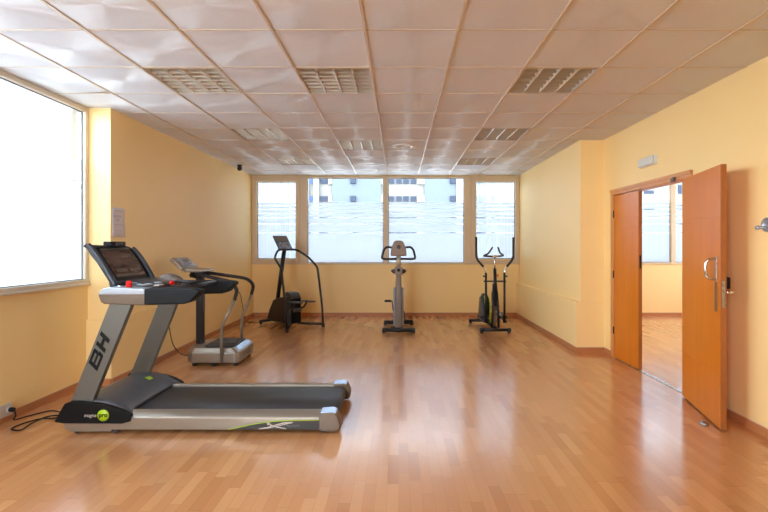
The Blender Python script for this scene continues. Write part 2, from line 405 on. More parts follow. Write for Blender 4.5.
# ------------------------------------------------------------------ windows
GAPS = [2.207, 2.131, 2.044, 1.960, 1.837, 1.660]
def bands(z0, z1):
    """frosted strips between the clear lines"""
    top = 2.262; out = []
    for g in GAPS:
        out.append((g+.010, top)); top = g-.010
    out.append((z0, top)); return [(max(a, z0), min(b, z1)) for a, b in out]
def window(name, panes, frame_boxes, mat, ya, label, film='film', clear=False, axis='y', gl=None):
    """axis y: window in the back wall at y=ya; axis x: window in the left wall at x=ya.
       panes: (a0,a1,z0,z1); frame_boxes: (a0,a1,z0,z1,near,far) measured in front of / behind ya"""
    bm = BM()
    def bx(bm, a0, a1, z0, z1, d0, d1, mi=0):
        if axis == 'y': box(bm, a0, a1, ya-d0, ya+d1, z0, z1, mi)
        else: box(bm, ya-d1, ya+d0, a0, a1, z0, z1, mi)
    for f in frame_boxes: bx(bm, *f)
    fr = struct(name, bm, mat, label, 'window', .004)
    for p in panes:
        g = BM(); bx(g, p[0], p[1], p[2], p[3], -.028, .034); obj('window_pane', g, M['glass'], fr)
        s = BM()
        t = .008
        for q in ((p[0], p[0]+t, p[2], p[3]), (p[1]-t, p[1], p[2], p[3]), (p[0], p[1], p[2], p[2]+t), (p[0], p[1], p[3]-t, p[3])):
            bx(s, *q, -.018, .027)
        obj('gasket', s, M['gasket'], fr)
        if axis == 'x' and p[1] < 3: continue
        h = BM()
        for z0, z1 in bands(p[2], p[3]): bx(h, p[0]+.004, p[1]-.004, z0, z1, -.0245, .0255)
        obj('frosted_film', h, M[film], fr)
        if clear:
            h = BM(); bx(h, p[0]+.004, p[1]-.004, 2.27, p[3], -.0245, .0255); obj('streaked_film', h, M['film_clear'], fr)
    return fr
def rim(a0, a1, z0, z1, w, near, far):
    return [(a0, a0+w, z0, z1, near, far), (a1-w, a1, z0, z1, near, far), (a0+w, a1-w, z0, z0+w, near, far), (a0+w, a1-w, z1-w, z1, near, far)]
YW = YB-.005
# left wall: two big fixed panes, only the further one is in the picture
fb = [(.8, 4.499, 1.03, 1.072, .02, .06), (.8, 4.499, 2.752, 2.80, .012, .06), (4.45, 4.499, 1.072, 2.752, .012, .06), (.8, .88, 1.082, 2.752, .012, .06), (2.0, 2.08, 1.082, 2.752, .012, .06), (.8, 4.5, 1.012, 1.035, .03, .0)]
window('window_1', [(.88, 2.0, 1.082, 2.752), (2.08, 4.45, 1.072, 2.752)], fb, M['aluw'], XL, 'large pale framed window with banded frosting in the left wall', axis='x')
# back wall
fb = rim(-2.93, -1.93, 1.03, 2.785, .05, .012, .06) + rim(-2.89, -1.965, 1.065, 2.748, .078, .035, .05)
window('window_2', [(-2.812, -2.043, 1.143, 2.67)], fb, M['alu'], YW, 'leftmost casement window of the back wall', 'film_s', True)
window('window_3', [(-1.81, -.305, 1.06, 2.745)], [(-1.93, -1.81, 1.03, 2.785, .02, .06), (-.305, -.255, 1.03, 2.785, .02, .06), (-1.81, -.305, 1.03, 1.06, .02, .06), (-1.81, -.305, 2.745, 2.785, .02, .06)],
       M['alu'], YW, 'large fixed window left of centre in the back wall')
window('window_4', [(-.205, 1.30, 1.06, 2.745)], [(-.255, -.205, 1.03, 2.785, .02, .06), (1.30, 1.42, 1.03, 2.785, .02, .06), (-.205, 1.30, 1.03, 1.06, .02, .06), (-.205, 1.30, 2.745, 2.785, .02, .06)],
       M['alu'], YW, 'large fixed window right of centre in the back wall')
fb = rim(1.42, 2.43, 1.03, 2.785, .05, .012, .06) + rim(1.46, 2.395, 1.065, 2.748, .078, .035, .05)
window('window_5', [(1.54, 2.315, 1.143, 2.67)], fb, M['alu'], YW, 'rightmost casement window of the back wall', 'film_s', True)
# next room
fb = rim(3.6, 7.4, 1.03, 2.785, .04, .02, .06) + [(5.42, 5.51, 1.07, 2.745, .02, .06)]
window('window_6', [(3.64, 5.42, 1.07, 2.745), (5.51, 7.36, 1.07, 2.745)], fb, M['alu'], YW, 'window of the neighbouring room seen through the doorway')

# behind the viewer: unseen window, added to brighten the room
bm = BM()
for f in rim(-2.9, -.9, .9, 2.76, .06, .03, .03)+[(-1.93, -1.87, .96, 2.70, .03, .03)]: box(bm, f[0], f[1], YF-.09, YF-.03, f[2], f[3])
fr = struct('added_window_7', bm, M['alu'], 'added unseen window behind the viewer, brightening the room', 'window', .004)
for a, b in ((-2.84, -1.93), (-1.87, -.96)):
    bm = BM(); box(bm, a, b, YF-.065, YF-.059, .96, 2.70); obj('window_pane', bm, M['glass'], fr)

bm = BM()  # unseen side window, added to let more daylight into the next room
for f in rim(3.6, 8.2, 1.03, 2.75, .06, .03, .03)+[(5.87, 5.93, 1.09, 2.69, .03, .03)]: box(bm, 8.05, 8.11, f[0], f[1], f[2], f[3])
fr = struct('added_window_8', bm, M['alu'], 'added unseen side window, brightening the neighbouring room', 'window', .004)
for a, b in ((3.66, 5.87), (5.93, 8.14)):
    bm = BM(); box(bm, 8.075, 8.081, a, b, 1.09, 2.69); obj('window_pane', bm, M['glass'], fr)

# ------------------------------------------------------------------ door
bm = BM()
for x0, x1 in ((XR-.018, XR), ): 
    box(bm, x0, x1, 5.565, 5.64, 0, 2.11); box(bm, x0, x1, 4.085, 4.155, 0, 2.11); box(bm, x0, x1, 4.155, 5.565, 2.04, 2.11)
box(bm, XR, XR+.12, 5.565, 5.58, 0, 2.04); box(bm, XR, XR+.12, 4.14, 4.155, 0, 2.04); box(bm, XR, XR+.12, 4.14, 5.58, 2.04, 2.055)
box(bm, XR-.03, XR-.018, 4.087, 5.64, 2.075, 2.11)
struct('trim_1', bm, M['trimw'], 'light wooden frame around the double door', 'door frame', .003)
bm = BM(); box(bm, XR-.005, XR+.03, 4.155, 5.565, 0, .005)
struct('trim_2', bm, M['steel'], 'thin metal threshold strip across the doorway', 'threshold', .001)

def leaf(name, w, loc, rz, label):
    t = thing(name, label, 'door', loc, rz, local=True); t['kind'] = 'structure'
    bm = BM(); H = 2.03
    for z0, z1 in ((.012, .416), (.420, 1.636), (1.640, H)): box(bm, 0, w, 0, .04, z0, z1)
    box(bm, .002, w-.001, .003, .037, .012, H, 0)
    obj('door_panel', bm, M['door'], t, .0015)
    bm = BM(); box(bm, w, w+.003, .0005, .0395, .012, H)
    obj('edge_band', bm, M['dooredge'], t)
    for z in (.35, 1.05, 1.80):
        bm = BM(); hy = -.008 if w < .7 else .046; cyl(bm, (-.004, hy, z-.045), (-.004, hy, z+.045), .008, 10); obj('hinge', bm, M['blackm'] if w < .7 else M['steel'], t)
    return t
d1 = leaf('door_1', .56, (XR-.008, 5.562, 0), -PI/2, 'closed narrow wooden door leaf on the far side of the doorway')
bm = BM(); box(bm, .555, .565, .01, .03, 1.15, 1.30); obj('strike_plate', bm, M['blackm'], d1)
d2 = leaf('door_2', .80, (XR-.060, 4.150, 0), math.atan2(-.967, -.254), 'open wide wooden door leaf swung back against the right wall')
# pull handle: long plate and a D grip
bm = BM(); box(bm, .715, .745, -.008, 0, .90, 1.13); obj('handle_plate', bm, M['bronzeplate'], d2, .003)
bm = BM(); box(bm, .722, .742, -.006, 0, 1.14, 1.33)
obj('grip_plate', bm, M['steel'], d2, .002)
bm = BM(); sweep(bm, smoothpath([(.732, 0, 1.31), (.730, -.045, 1.305), (.725, -.07, 1.27), (.725, -.07, 1.19), (.730, -.045, 1.155), (.732, 0, 1.15)]), .0105)
obj('pull_handle', bm, M['chrome'], d2)
bm = BM(); box(bm, .803, .806, .010, .030, .94, 1.14); cyl(bm, (.80, .02, 1.09), (.812, .02, 1.09), .008)
obj('lock_plate', bm, M['steel'], d2, .001)
bm = BM(); box(bm, .735, .775, .04, .048, .93, 1.13); obj('back_plate', bm, M['steel'], d2, .003)
bm = BM(); sweep(bm, rounded([(.765, .04, 1.055), (.765, .10, 1.055), (.66, .10, 1.05)], .02), .009); obj('lever_handle', bm, M['chrome'], d2)
bm = BM(); box(bm, .73, .785, .04, .075, 1.08, 1.17); obj('lock_box', bm, M['black'], d2, .006)

bm = BM(); box(bm, XR-.045, XR-.03, 4.30, 4.36, 2.03, 2.065); box(bm, XR-.03, XR-.018, 4.31, 4.35, 2.055, 2.085)
tag(obj('door_latch', bm, M['greydk'], None, .003), 'small dark metal catch on the head of the door frame', 'latch')
bm = BM(); lathe(bm, [(.03, 0), (.031, .008), (.027, .018), (.016, .026), (0.0001, .029)], (2.41, 3.50, 0)); box(bm, 2.385, 2.40, 3.475, 3.525, .001, .012)
tag(obj('door_stop', bm, M['steel']), 'small metal dome stop on the floor at the foot of the open door', 'door stop')

# emergency light, cover plate, wall hook, paper sheet
t = thing('emergency_light', 'white emergency light box on the wall above the double door', 'emergency light', (XR, 4.83, 2.31))
bm = BM(); box(bm, XR-.035, XR, 4.635, 4.935, 2.265, 2.365); obj('housing', bm, M['white'], t, .006)
bm = BM(); box(bm, XR-.06, XR-.035, 4.645, 4.925, 2.27, 2.36); obj('diffuser', bm, plain('frosted_cover', (214, 214, 206), .25), t, .012)
bm = BM(); box(bm, XR-.0015, XR, 3.30, 3.47, 2.285, 2.40)
tag(obj('cover_plate', bm, M['wall'], None, .0005), 'flat yellow painted cover plate high on the right wall', 'cover plate')
t = thing('wall_hook', 'round silver metal wall fitting with a small knob, right of the open door', 'hook', (XR, 3.27, 1.56))
bm = BM(); lathe(bm, [(.001, .0), (.052, 0), (.054, .006), (.045, .014), (.034, .014), (.030, .006), (.001, .006)], (0, 0, 0), 0)
bm.transform(Matrix.Translation((XR, 3.26, 1.565)) @ Matrix.Scale(-1, 4, (1, 0, 0)))
obj('ring_plate', bm, M['silverlt'], t)
bm = BM(); cyl(bm, (XR, 3.26, 1.545), (XR-.045, 3.285, 1.545), .010); lathe(bm, [(.001, -.016), (.013, -.011), (.017, 0), (.013, .011), (.001, .016)], (XR-.05, 3.29, 1.545), 0, 16)
obj('knob', bm, M['silverlt'], t)
t = thing('paper_sheet', 'white printed paper sheet taped to the left wall beside the window', 'paper', (-2.918, 4.61, 1.5))
bm = BM(); loft(bm, [[(-2.9145+.003*math.sin(k*.9), 4.515+.205*j/6, 1.50+.30*k/8) for j in range(7)] for k in range(9)])
pp = obj('sheet', bm, M['paper'], t, 0, 1, .0006)
bm = BM()
for (y0, y1, z0, z1) in ((4.55, 4.69, 1.765, 1.775), (4.54, 4.66, 1.70, 1.725), (4.57, 4.63, 1.66, 1.69), (4.54, 4.69, 1.62, 1.63), (4.54, 4.67, 1.56, 1.567), (4.54, 4.68, 1.535, 1.54)):
    box(bm, -2.911, -2.9095, y0, y1, z0, z1)
obj('printing', bm, M['ink'], t)

# dome camera on the ceiling
t = thing('ceiling_camera', 'small black round camera under the ceiling by the left wall', 'camera', (-2.75, 7.68, ZC))
bm = BM(); lathe(bm, [(.001, ZC), (.042, ZC), (.042, ZC-.018), (.02, ZC-.022)], (-2.75, 7.68, 0)); obj('mount', bm, M['black'], t)
bm = BM(); lathe(bm, [(.0001, -.045), (.03, -.035), (.043, 0), (.03, .03), (.0001, .036)], (-2.75, 7.68, ZC-.058)); obj('dome', bm, M['blackm'], t)

# ------------------------------------------------------------------ ceiling lights
def make_light(x, y):
    t = thing('ceiling_light', '', 'ceiling light', (x+.3, y+.3, ZC), local=True, group='louvred ceiling lights')
    a = .288
    bm = BM()
    for q in ((-.3, -a, -.3, .3), (a, .3, -.3, .3), (-a, a, -.3, -a), (-a, a, a, .3)): box(bm, q[0], q[1], q[2], q[3], -.002, .006)
    obj('frame', bm, M['tbar'], t)
    bm = BM()
    box(bm, -a, a, -a, a, .088, .092); 
    for q in ((-a-.003, -a, -a, a), (a, a+.003, -a, a), (-a, a, -a-.003, -a), (-a, a, a, a+.003)): box(bm, q[0], q[1], q[2], q[3], 0, .09)
    obj('reflector', bm, M['louver'], t)
    for k in range(5):
        x0 = -a+2*a*k/4
        bm = BM(); w = .012
        prism(bm, [(x0-w*.25, .004), (x0+w*.25, .004), (x0+w, .05), (x0-w, .05)], 1, -a, a); obj('louvre_rail', bm, M['rail'], t)
    for j in range(7):
        y0 = -a+2*a*(j+.5)/7
        bm = BM(); prism(bm, [(y0-.002, .006), (y0+.002, .006), (y0+.006, .045), (y0-.006, .045)], 0, -a, a)
        obj('louvre_slat', bm, M['louver'], t)
    for k in range(4):
        bm = BM(); xm = -a+2*a*(k+.5)/4; cyl(bm, (xm, -.27, .068), (xm, .27, .068), .008, 10); obj('tube', bm, M['white'], t)
    return t
L0 = make_light(*LIGHTS[0])
labels = ['square louvred ceiling light nearest the large left window', 'square louvred ceiling light of the nearest row, middle of the three', 'square louvred ceiling light of the nearest row, on the right side',
          'louvred ceiling light in the left column, second of its three', 'louvred ceiling light in the right column, second of its three', 'louvred ceiling light in the middle column, the further of its two',
          'louvred ceiling light in the left column, furthest from the viewer', 'louvred ceiling light in the right column, closest to the back windows']
L0['label'] = labels[0]
for (x, y), lb in zip(LIGHTS[1:], labels[1:]):
    r = L0.copy(); COL.objects.link(r); r.location = (x+.3, y+.3, ZC); r['label'] = lb; LOCALS.append(r)
    for ch in list(L0.children):
        c = ch.copy(); COL.objects.link(c); c.parent = r; LOCALS.append(c)
t = thing('round_ceiling_diffuser', 'round white and bronze disc fitting in the middle of the ceiling', 'ceiling fitting', (.06, 6.19, ZC))
bm = BM(); lathe(bm, [(.148, ZC), (.150, ZC-.006), (.135, ZC-.018), (.112, ZC-.020), (.104, ZC-.010), (.104, ZC)], (.06, 6.19, 0), 2, 40); obj('rim', bm, M['white'], t)
bm = BM(); lathe(bm, [(.104, ZC-.004), (.07, ZC-.014), (.0001, ZC-.018)], (.06, 6.19, 0), 2, 40); obj('disc', bm, M['bronze'], t)

# ------------------------------------------------------------------ treadmill
TY0, TY1 = 3.32, 4.11
t = T = thing('treadmill', 'large silver and black treadmill standing in the left foreground', 'treadmill', (-1.5, 3.715, 0))
YM = (TY0+TY1)/2
def mir(y, far): return 2*YM-y if far else y
for far in (0, 1):
    prof = [(3.32, .034), (3.32, .122), (3.330, .134), (3.36, .150), (3.412, .157), (3.42, .15), (3.42, .034)]
    bm = BM(); prism(bm, [(mir(y, far), z) for y, z in prof], 0, -2.50, -.555)
    rail = obj('side_rail', bm, M['silver'], T, .004)
    # taper under the front
    if not far:
        pts = [(-1.27, .037)]
        for k in range(1, 11): 
            u = k/10; pts.append((-1.27+.45*u, .037+.066*math.sin(u*PI/2)))
        pts += [(-.595, .107), (-.595, .037)]
        bm = BM(); prism(bm, pts, 1, 3.318, 3.3205); dc = obj('decal', bm, M['decal'], rail)
        gl = [(x, 3.317, z) for x, z in pts[:-1]]
        bm = BM(); sweep(bm, gl, .0032, 6); obj('green_line', bm, M['green'], rail)
        bm = BM()
        def strip(p, w0, w1):
            P = [Vector((a, 0, b)) for a, b in p]; n = len(P)
            A, B = [], []
            for i, q in enumerate(P):
                d = (P[min(i+1, n-1)]-P[max(i-1, 0)]).normalized(); s = Vector((-d.z, 0, d.x)); w = w0+(w1-w0)*i/(n-1)
                A.append(q+s*w); B.append(q-s*w)
            poly = A+B[::-1]; prism(bm, [(v.x, v.z) for v in poly], 1, 3.3165, 3.3185)
        strip([(-1.045, .042), (-.98, .052), (-.92, .070), (-.86, .086), (-.80, .088)], .003, .005)
        strip([(-1.035, .040), (-.97, .049), (-.90, .064), (-.84, .079), (-.79, .090)], .002, .003)
        strip([(-.975, .088), (-.955, .070), (-.91, .056), (-.84, .043)], .006, .003)
        bmesh.ops.create_circle(bm, cap_ends=True, radius=.013, segments=16, matrix=Matrix.Translation((-.972, 3.3165, .083)) @ Matrix.Rotation(PI/2, 4, 'X'))
        obj('logo', bm, M['lbl'], rail)
        text('lettering', 'Titanium', .034, M['greymetal'], rail, frame3((-.80, 3.3172, .066), (1, 0, 0), (0, 0, 1)))
    y0, y1 = (3.312, 3.428) if not far else (2*YM-3.428, 2*YM-3.312)
    bm = BM(); prism(bm, [(-.595, .030), (-.595, .128), (-.585, .160), (-.50, .166), (-.465, .155), (-.437, .085), (-.437, .045), (-.455, .022), (-.52, .018)], 1, y0, y1)
    cap = obj('end_cap', bm, M['taupe'], T, .010, 3)
    bm = BM(); prism(bm, [(-.590, .158), (-.585, .166), (-.50, .171), (-.468, .160), (-.47, .154), (-.50, .16)], 1, y0+.006, y1-.006)
    obj('cap_top', bm, M['bluesil'], cap, .003)
    bm = BM(); cyl(bm, (-.56, (y0+y1)/2-.02, .018), (-.56, (y0+y1)/2+.02, .018), .018, 16); obj('foot', bm, M['rubber'], T)
    bm = BM(); box(bm, -2.47, -2.15, y0+.01, y1-.01, .018, .036); obj('front_skid', bm, M['silver'], T, .005)
    for x in (-2.42, -2.13):
        bm = BM(); cyl(bm, (x, (y0+y1)/2-.035, .016), (x, (y0+y1)/2+.035, .016), .016, 14); obj('foot', bm, M['rubber'], T)
bm = BM(); box(bm, -2.45, -.56, 3.425, 4.005, .05, .128); obj('deck', bm, M['black'], T)
bm = BM()
path = [(-2.15, .137), (-.52, .137)] + [(-.52+.05*math.sin(a), .087+.05*math.cos(a)) for a in [PI*k/10 for k in range(1, 11)]] + [(-2.15, .037)]
loft(bm, [[(x, 3.435, z), (x, 3.995, z)] for x, z in path]); obj('running_belt', bm, M['belt'], T, 0, 1, .003)
bm = BM(); cyl(bm, (-.52, 3.425, .087), (-.52, 4.005, .087), .044, 24); obj('rear_roller', bm, M['blackm'], T)
# motor hood
bm = BM(); rows = []
hood = [(-2.535, .10), (-2.52, .16), (-2.47, .225), (-2.38, .254), (-2.28, .256), (-2.19, .236), (-2.11, .198), (-2.06, .168), (-2.045, .142)]
for j in range(13):
    v = j/12; y = 3.335+v*(4.105-3.335); edge = min(v, 1-v)
    row = []
    for x, z in hood:
        k = max(0, (x+2.3)/.25)
        ex = .05*max(0, 1-edge/.14)*k           # wings over the rails
        sag = (.012*math.exp(-edge*14))
        row.append((x+ex, y, max(z-sag*(z > .15), .10)))
    rows.append(row)
loft(bm, rows)
obj('motor_hood', bm, M['hood'], T, 0, 1, .006)
bm = BM(); 
for x, y, z in ((-2.205, 3.92, .243),): prism(bm, [(-.022, -.010), (.022, -.016), (.026, .008), (-.012, .014)], 2, 0, .003, 0, lambda v: Vector((x+v.x*1.2, y+v.y*2.2, z+v.z-.35*v.x)))
obj('green_sticker', bm, M['green'], T)
for far in (0, 1):
    poly = [(-2.558, .108), (-2.555, .098), (-2.49, .088), (-2.06, .086), (-2.00, .102), (-1.995, .148), (-2.06, .186), (-2.14, .212), (-2.25, .236), (-2.36, .248), (-2.44, .250), (-2.485, .236)]
    y0, y1 = (3.300, 3.338) if not far else (2*YM-3.338, 2*YM-3.300)
    bm = BM(); prism(bm, poly, 1, y0, y1); sc = obj('side_cover', bm, M['black'], T, .009, 3)
    if not far:
        text('lettering', 'magna', .036, M['lbl'], sc, frame3((-2.292, 3.2985, .149), (1, 0, 0), (0, 0, 1)), shear=.25)
        bm = BM(); lathe(bm, [(.0001, 3.2975), (.043, 3.2975), (.043, 3.301)], (-2.195, 0, .150), 1, 32)
        obj('green_badge', bm, M['green'], sc)
        text('lettering', 'pro', .046, M['black'], sc, frame3((-2.195, 3.2965, .152), (1, 0, 0), (0, 0, 1)), bold=.0012)
# uprights
for far in (0, 1):
    y0, y1 = (3.335, 3.385) if not far else (2*YM-3.385, 2*YM-3.335)
    dx = .02*far
    bm = BM(); prism(bm, [(x+dx, z) for x, z in ((-2.50, .17), (-2.325, .17), (-2.29, .27), (-2.005, .975), (-2.172, .975), (-2.44, .30))], 1, y0, y1)
    up = obj('upright', bm, M['greymetal'], T, .005)
    if not far:
        ax = Vector((.166, 0, .41)).normalized(); ay = Vector((-ax.z, 0, ax.x))
        og = Vector((-2.262, 3.3335, .604))-ax*.135-ay*.055
        def lt(v): return og+ax*(.86*(v.x+v.y*.45)+.008)+ay*(v.y*.9+.005)+Vector((0, -1, 0))*v.z
        for nm, strokes in (('letter_b', [(0, .034, 0, .094), (.034, .145, 0, .020), (.034, .135, .039, .055), (.034, .135, .074, .094), (.118, .15, .010, .045), (.112, .14, .050, .086)]),
                            ('letter_h', [(.172, .206, 0, .094), (.262, .298, 0, .094), (.206, .262, .034, .060)])):
            bm = BM()
            for a0, a1, b0, b1 in strokes: prism(bm, [(a0, b0), (a1, b0), (a1, b1), (a0, b1)], 2, 0, .0015, 0, lt)
            obj(nm, bm, M['black'], up)
# console block: pair of arms, cross body, dash
for far in (0, 1):
    y0, y1 = (3.300, 3.415) if not far else (2*YM-3.415, 2*YM-3.300)
    bm = BM(); prism(bm, [(-2.235, 1.045), (-2.215, .990), (-2.19, .977), (-1.888, .967), (-1.888, 1.062), (-2.225, 1.072)], 1, y0, y1); obj('arm_side', bm, M['taupe'], T, .008, 3)
    bm = BM(); prism(bm, [(-2.235, 1.045), (-2.225, 1.068), (-2.20, 1.092), (-2.16, 1.102), (-1.888, 1.090), (-1.888, 1.046)], 1, y0-.003, y1+.002); obj('arm_top', bm, M['silverlt'], T, .008, 3)
    bm = BM(); prism(bm, [(-1.892, .968), (-1.892, 1.090), (-1.60, 1.096), (-1.492, 1.086), (-1.478, 1.066), (-1.55, .992), (-1.60, .976)], 1, y0-.001, y1-.004); obj('arm_grip', bm, M['black'], T, .014, 3)
bm = BM(); prism(bm, [(-2.225, 1.00), (-2.205, 1.098), (-2.06, 1.105), (-1.90, 1.092), (-1.88, 1.06), (-1.90, 1.01)], 1, 3.41, 4.02); obj('dash', bm, M['charcoal'], T, .01, 3)
bm = BM(); prism(bm, [(-2.20, 1.09), (-2.185, 1.128), (-2.10, 1.128), (-2.02, 1.116), (-2.00, 1.098)], 1, 3.50, 3.95); obj('dash_shelf', bm, M['charcoal'], T, .01, 3)
for cy in (3.48, 3.70):
    bm = BM(); lathe(bm, [(.052, 1.100), (.056, 1.112), (.046, 1.114), (.042, 1.104), (.0001, 1.103)], (-1.99, cy, 0), 2, 28); obj('cup_holder', bm, M['silverlt'], T)
bm = BM(); cyl(bm, (-2.045, 3.365, 1.098), (-2.035, 3.355, 1.142), .022, 18, .020); obj('stop_button', bm, M['red'], T, .003)
bm = BM(); cyl(bm, (-2.11, 3.37, 1.098), (-2.11, 3.37, 1.110), .022, 18); obj('key_socket', bm, M['chrome'], T)
bm = BM(); box(bm, -1.93, -1.89, 3.50, 3.58, 1.094, 1.102); obj('label_plate', bm, M['lbl'], T)
# centre sensor bar
bm = BM()
sweep(bm, smoothpath([(-2.00, 3.70, 1.115), (-1.96, 3.70, 1.128), (-1.90, 3.70, 1.132), (-1.84, 3.70, 1.118), (-1.80, 3.70, 1.10)]), [.02+.028*math.sin(PI*min(1, max(0, k/20))) for k in range(21)], 16, None)
obj('sensor_pod', bm, plain('dark_taupe_pod', (92, 76, 66), .4), T)
bm = BM(); lathe(bm, [(.0001, -.03), (.014, -.022), (.020, 0), (.014, .022), (.0001, .03)], (-1.865, 3.655, 1.105), 1, 18); obj('stop_button', bm, M['red'], T)
for dy in (-.04, .05):
    bm = BM(); cyl(bm, (-1.84, 3.70+dy, 1.115), (-1.66, 3.70+dy, 1.105), .010, 12); obj('pulse_rod', bm, M['blackm'], T)
bm = BM(); cyl(bm, (-1.66, 3.42, 1.085), (-1.66, 4.01, 1.085), .017, 14); obj('cross_bar', bm, M['blackm'], T)
# display: a leaning board with a curved outer frame
def board(poly, o, ux, uy, d0, d1, bm, mi=0):
    n = Vector(ux).cross(Vector(uy)).normalized()
    def tf(v): return Vector(o)+Vector(ux)*v.x+Vector(uy)*v.y+n*v.z
    prism(bm, poly, 2, d0, d1, mi, tf)
o_ = Vector((-2.185, 3.675, 1.13)); uy_ = Vector((-.172, 0, .27)); ux_ = Vector((0, 1, 0))    # uy spans the board once
out = [(-.28, 1.02), (-.305, 1.10), (-.26, 1.08), (-.10, 1.06), (.16, 1.05), (.215, 1.01), (.25, .90), (.255, .60), (.255, .10), (.27, -.08), (.20, -.12), (-.24, -.12), (-.265, .10), (-.265, .60), (-.28, .85)]
bm = BM(); board(out, o_, ux_, uy_, -.035, 0, bm); obj('display_housing', bm, M['charcoal'], T, .008, 3)
scr = [(-.185, .90), (.185, .90), (.20, .86), (.20, .14), (.185, .10), (-.185, .10), (-.20, .14), (-.20, .86)]
bm = BM(); board(scr, o_, ux_, uy_, .0005, .004, bm); sco = obj('display_screen', bm, M['screen'], T)
bm = BM()
fr_ = [(-.225, .985), (.215, .985), (.245, .90), (.245, .10), (.21, .02), (-.225, .02), (-.25, .12), (-.25, .90)]
board(fr_, o_, ux_, uy_, 0, .0005, bm); board([(-.19, .915), (.19, .915), (.185, .955), (-.185, .955)], o_, ux_, uy_, .0005, .003, bm, 1)
obj('screen_bezel', bm, [M['black'], M['greymetal']], T)
bm = BM()
board([(-.19, .13), (.19, .13), (.19, .20), (-.19, .20)], o_, ux_, uy_, .004, .005, bm)
board([(-.16, .25), (-.02, .25), (-.02, .34), (-.16, .34)], o_, ux_, uy_, .004, .005, bm)
board([(.02, .25), (.16, .25), (.16, .34), (.02, .34)], o_, ux_, uy_, .004, .005, bm)
obj('key_strip', bm, M['taupe'], T)
for far in (0, 1):
    s = 1 if far else -1
    bm = BM(); rows = []
    pth = [(-.10, .0), (.15, .012), (.45, .018), (.75, .012), (1.0, .0), (1.10, -.012)]
    pts = [o_+ux_*(s*(.262 if far else .275)+(-.03*max(0, v-.8) if far else -.02*max(0, v-.8)))+uy_*v*(.90 if far else 1)+Vector((0, 0, d)) for v, d in pth]
    sweep(bm, smoothpath(pts), .020, 12); obj('housing_rim', bm, M['charcoal'], T)
bm = BM()
base = o_+uy_*1.06
box(bm, base.x-.03, base.x+.035, 3.60, 3.80, base.z-.012, base.z+.028); obj('top_holder', bm, M['black'], T, .006)
bm = BM()
for k in range(4): box(bm, base.x+.035, base.x+.04, 3.66+.035*k, 3.68+.035*k, base.z-.004, base.z+.022)
obj('holder_slots', bm, M['greydk'], T)
# neck joining board and arms
bm = BM(); prism(bm, [(-2.225, 1.075), (-2.245, 1.17), (-2.21, 1.15), (-2.17, 1.10), (-2.16, 1.085)], 1, 3.42, 3.94); obj('neck', bm, M['charcoal'], T, .01)
# power cord and plug
pts = [(-3.085, 3.565, .095), (-3.07, 3.56, .05), (-3.09, 3.57, .012), (-3.05, 3.656, .008), (-2.965, 3.766, .008), (-2.87, 3.75, .008), (-2.80, 3.68, .008), (-2.80, 3.61, .008), (-2.90, 3.60, .008), (-2.965, 3.50, .008),
       (-2.966, 3.40, .008), (-2.877, 3.379, .008), (-2.885, 3.50, .014), (-2.86, 3.63, .016), (-2.72, 3.66, .012), (-2.60, 3.60, .03), (-2.53, 3.56, .06)]
bm = BM(); sweep(bm, smoothpath(pts, 6), .0055, 8); pc = obj('power_cord', bm, M['black'], T)
bm = BM(); cyl(bm, (-3.118, 3.565, .095), (-3.085, 3.565, .095), .020, 14, .015); obj('plug', bm, M['black'], pc, .003)

t = thing('wall_socket', 'pale wall socket low on the left wall where the treadmill is plugged in', 'socket', (XL, 3.55, .1))
bm = BM(); box(bm, XL, XL+.022, 3.43, 3.60, .045, .145); obj('housing', bm, M['lbl'], t, .006)
bm = BM(); lathe(bm, [(.024, XL+.020), (.026, XL+.030), (.022, XL+.030), (.020, XL+.024), (.0001, XL+.024)], (0, 3.565, .095), 0, 20); obj('outlet', bm, M['white'], t)

# ------------------------------------------------------------------ vibration platform
t = V = thing('vibration_platform', 'silver vibration plate machine with a column console, by the left wall', 'vibration machine', (-2.17, 5.46, 0))
def chamf(x0, x1, y0, y1, c): return [(x0+c, y0), (x1-c*.4, y0), (x1, y0+c*.5), (x1, y1-c*.5), (x1-c*.5, y1), (x0+c, y1), (x0, y1-c), (x0, y0+c)]
bm = BM(); prism(bm, chamf(-2.50, -1.865, 5.17, 5.75, .09), 2, .035, .165); obj('base', bm, M['silver'], V, .018, 3)
bm = BM()
A = chamf(-2.50, -1.865, 5.17, 5.75, .09); B = chamf(-2.47, -1.93, 5.20, 5.72, .08)
va = [bm.verts.new((x, y, .165)) for x, y in A]; vb = [bm.verts.new((x, y, .212)) for x, y in B]
for i in range(8): bm.faces.new((va[i], va[(i+1) % 8], vb[(i+1) % 8], vb[i]))
bm.faces.new(vb); obj('base_top', bm, M['silver'], V, .008)
bm = BM(); prism(bm, chamf(-2.30, -1.95, 5.215, 5.705, .05), 2, .211, .226); obj('standing_mat', bm, M['rubber'], V, .004)
bm = BM(); box(bm, -2.30, -1.96, 5.43, 5.47, .226, .2275); obj('mat_stripe', bm, M['greydk'], V)
bm = BM(); prism(bm, [(0, -.20), (0, .20), (.038, .22), (.038, -.22)], 2, 0, .002, 0, lambda v: Vector((-1.927+v.x*1.3, 5.46+v.y, .2155-v.x*1.02+v.z))); obj('end_label', bm, M['bluesil'], V)
text('lettering', 'FITNESS', .075, M['greydk'], V, frame3((-1.8645, 5.46, .10), (0, 1, 0), (0, 0, 1)))
for x, y in ((-2.40, 5.22), (-2.40, 5.70), (-1.92, 5.23), (-1.92, 5.69), (-2.16, 5.20)):
    bm = BM(); cyl(bm, (x, y, 0), (x, y, .04), .024, 14); obj('foot', bm, M['rubber'], V)
bm = BM(); box(bm, -2.475, -2.395, 5.41, 5.50, .2, 1.03); col = obj('column', bm, M['blackm'], V, .015, 3)
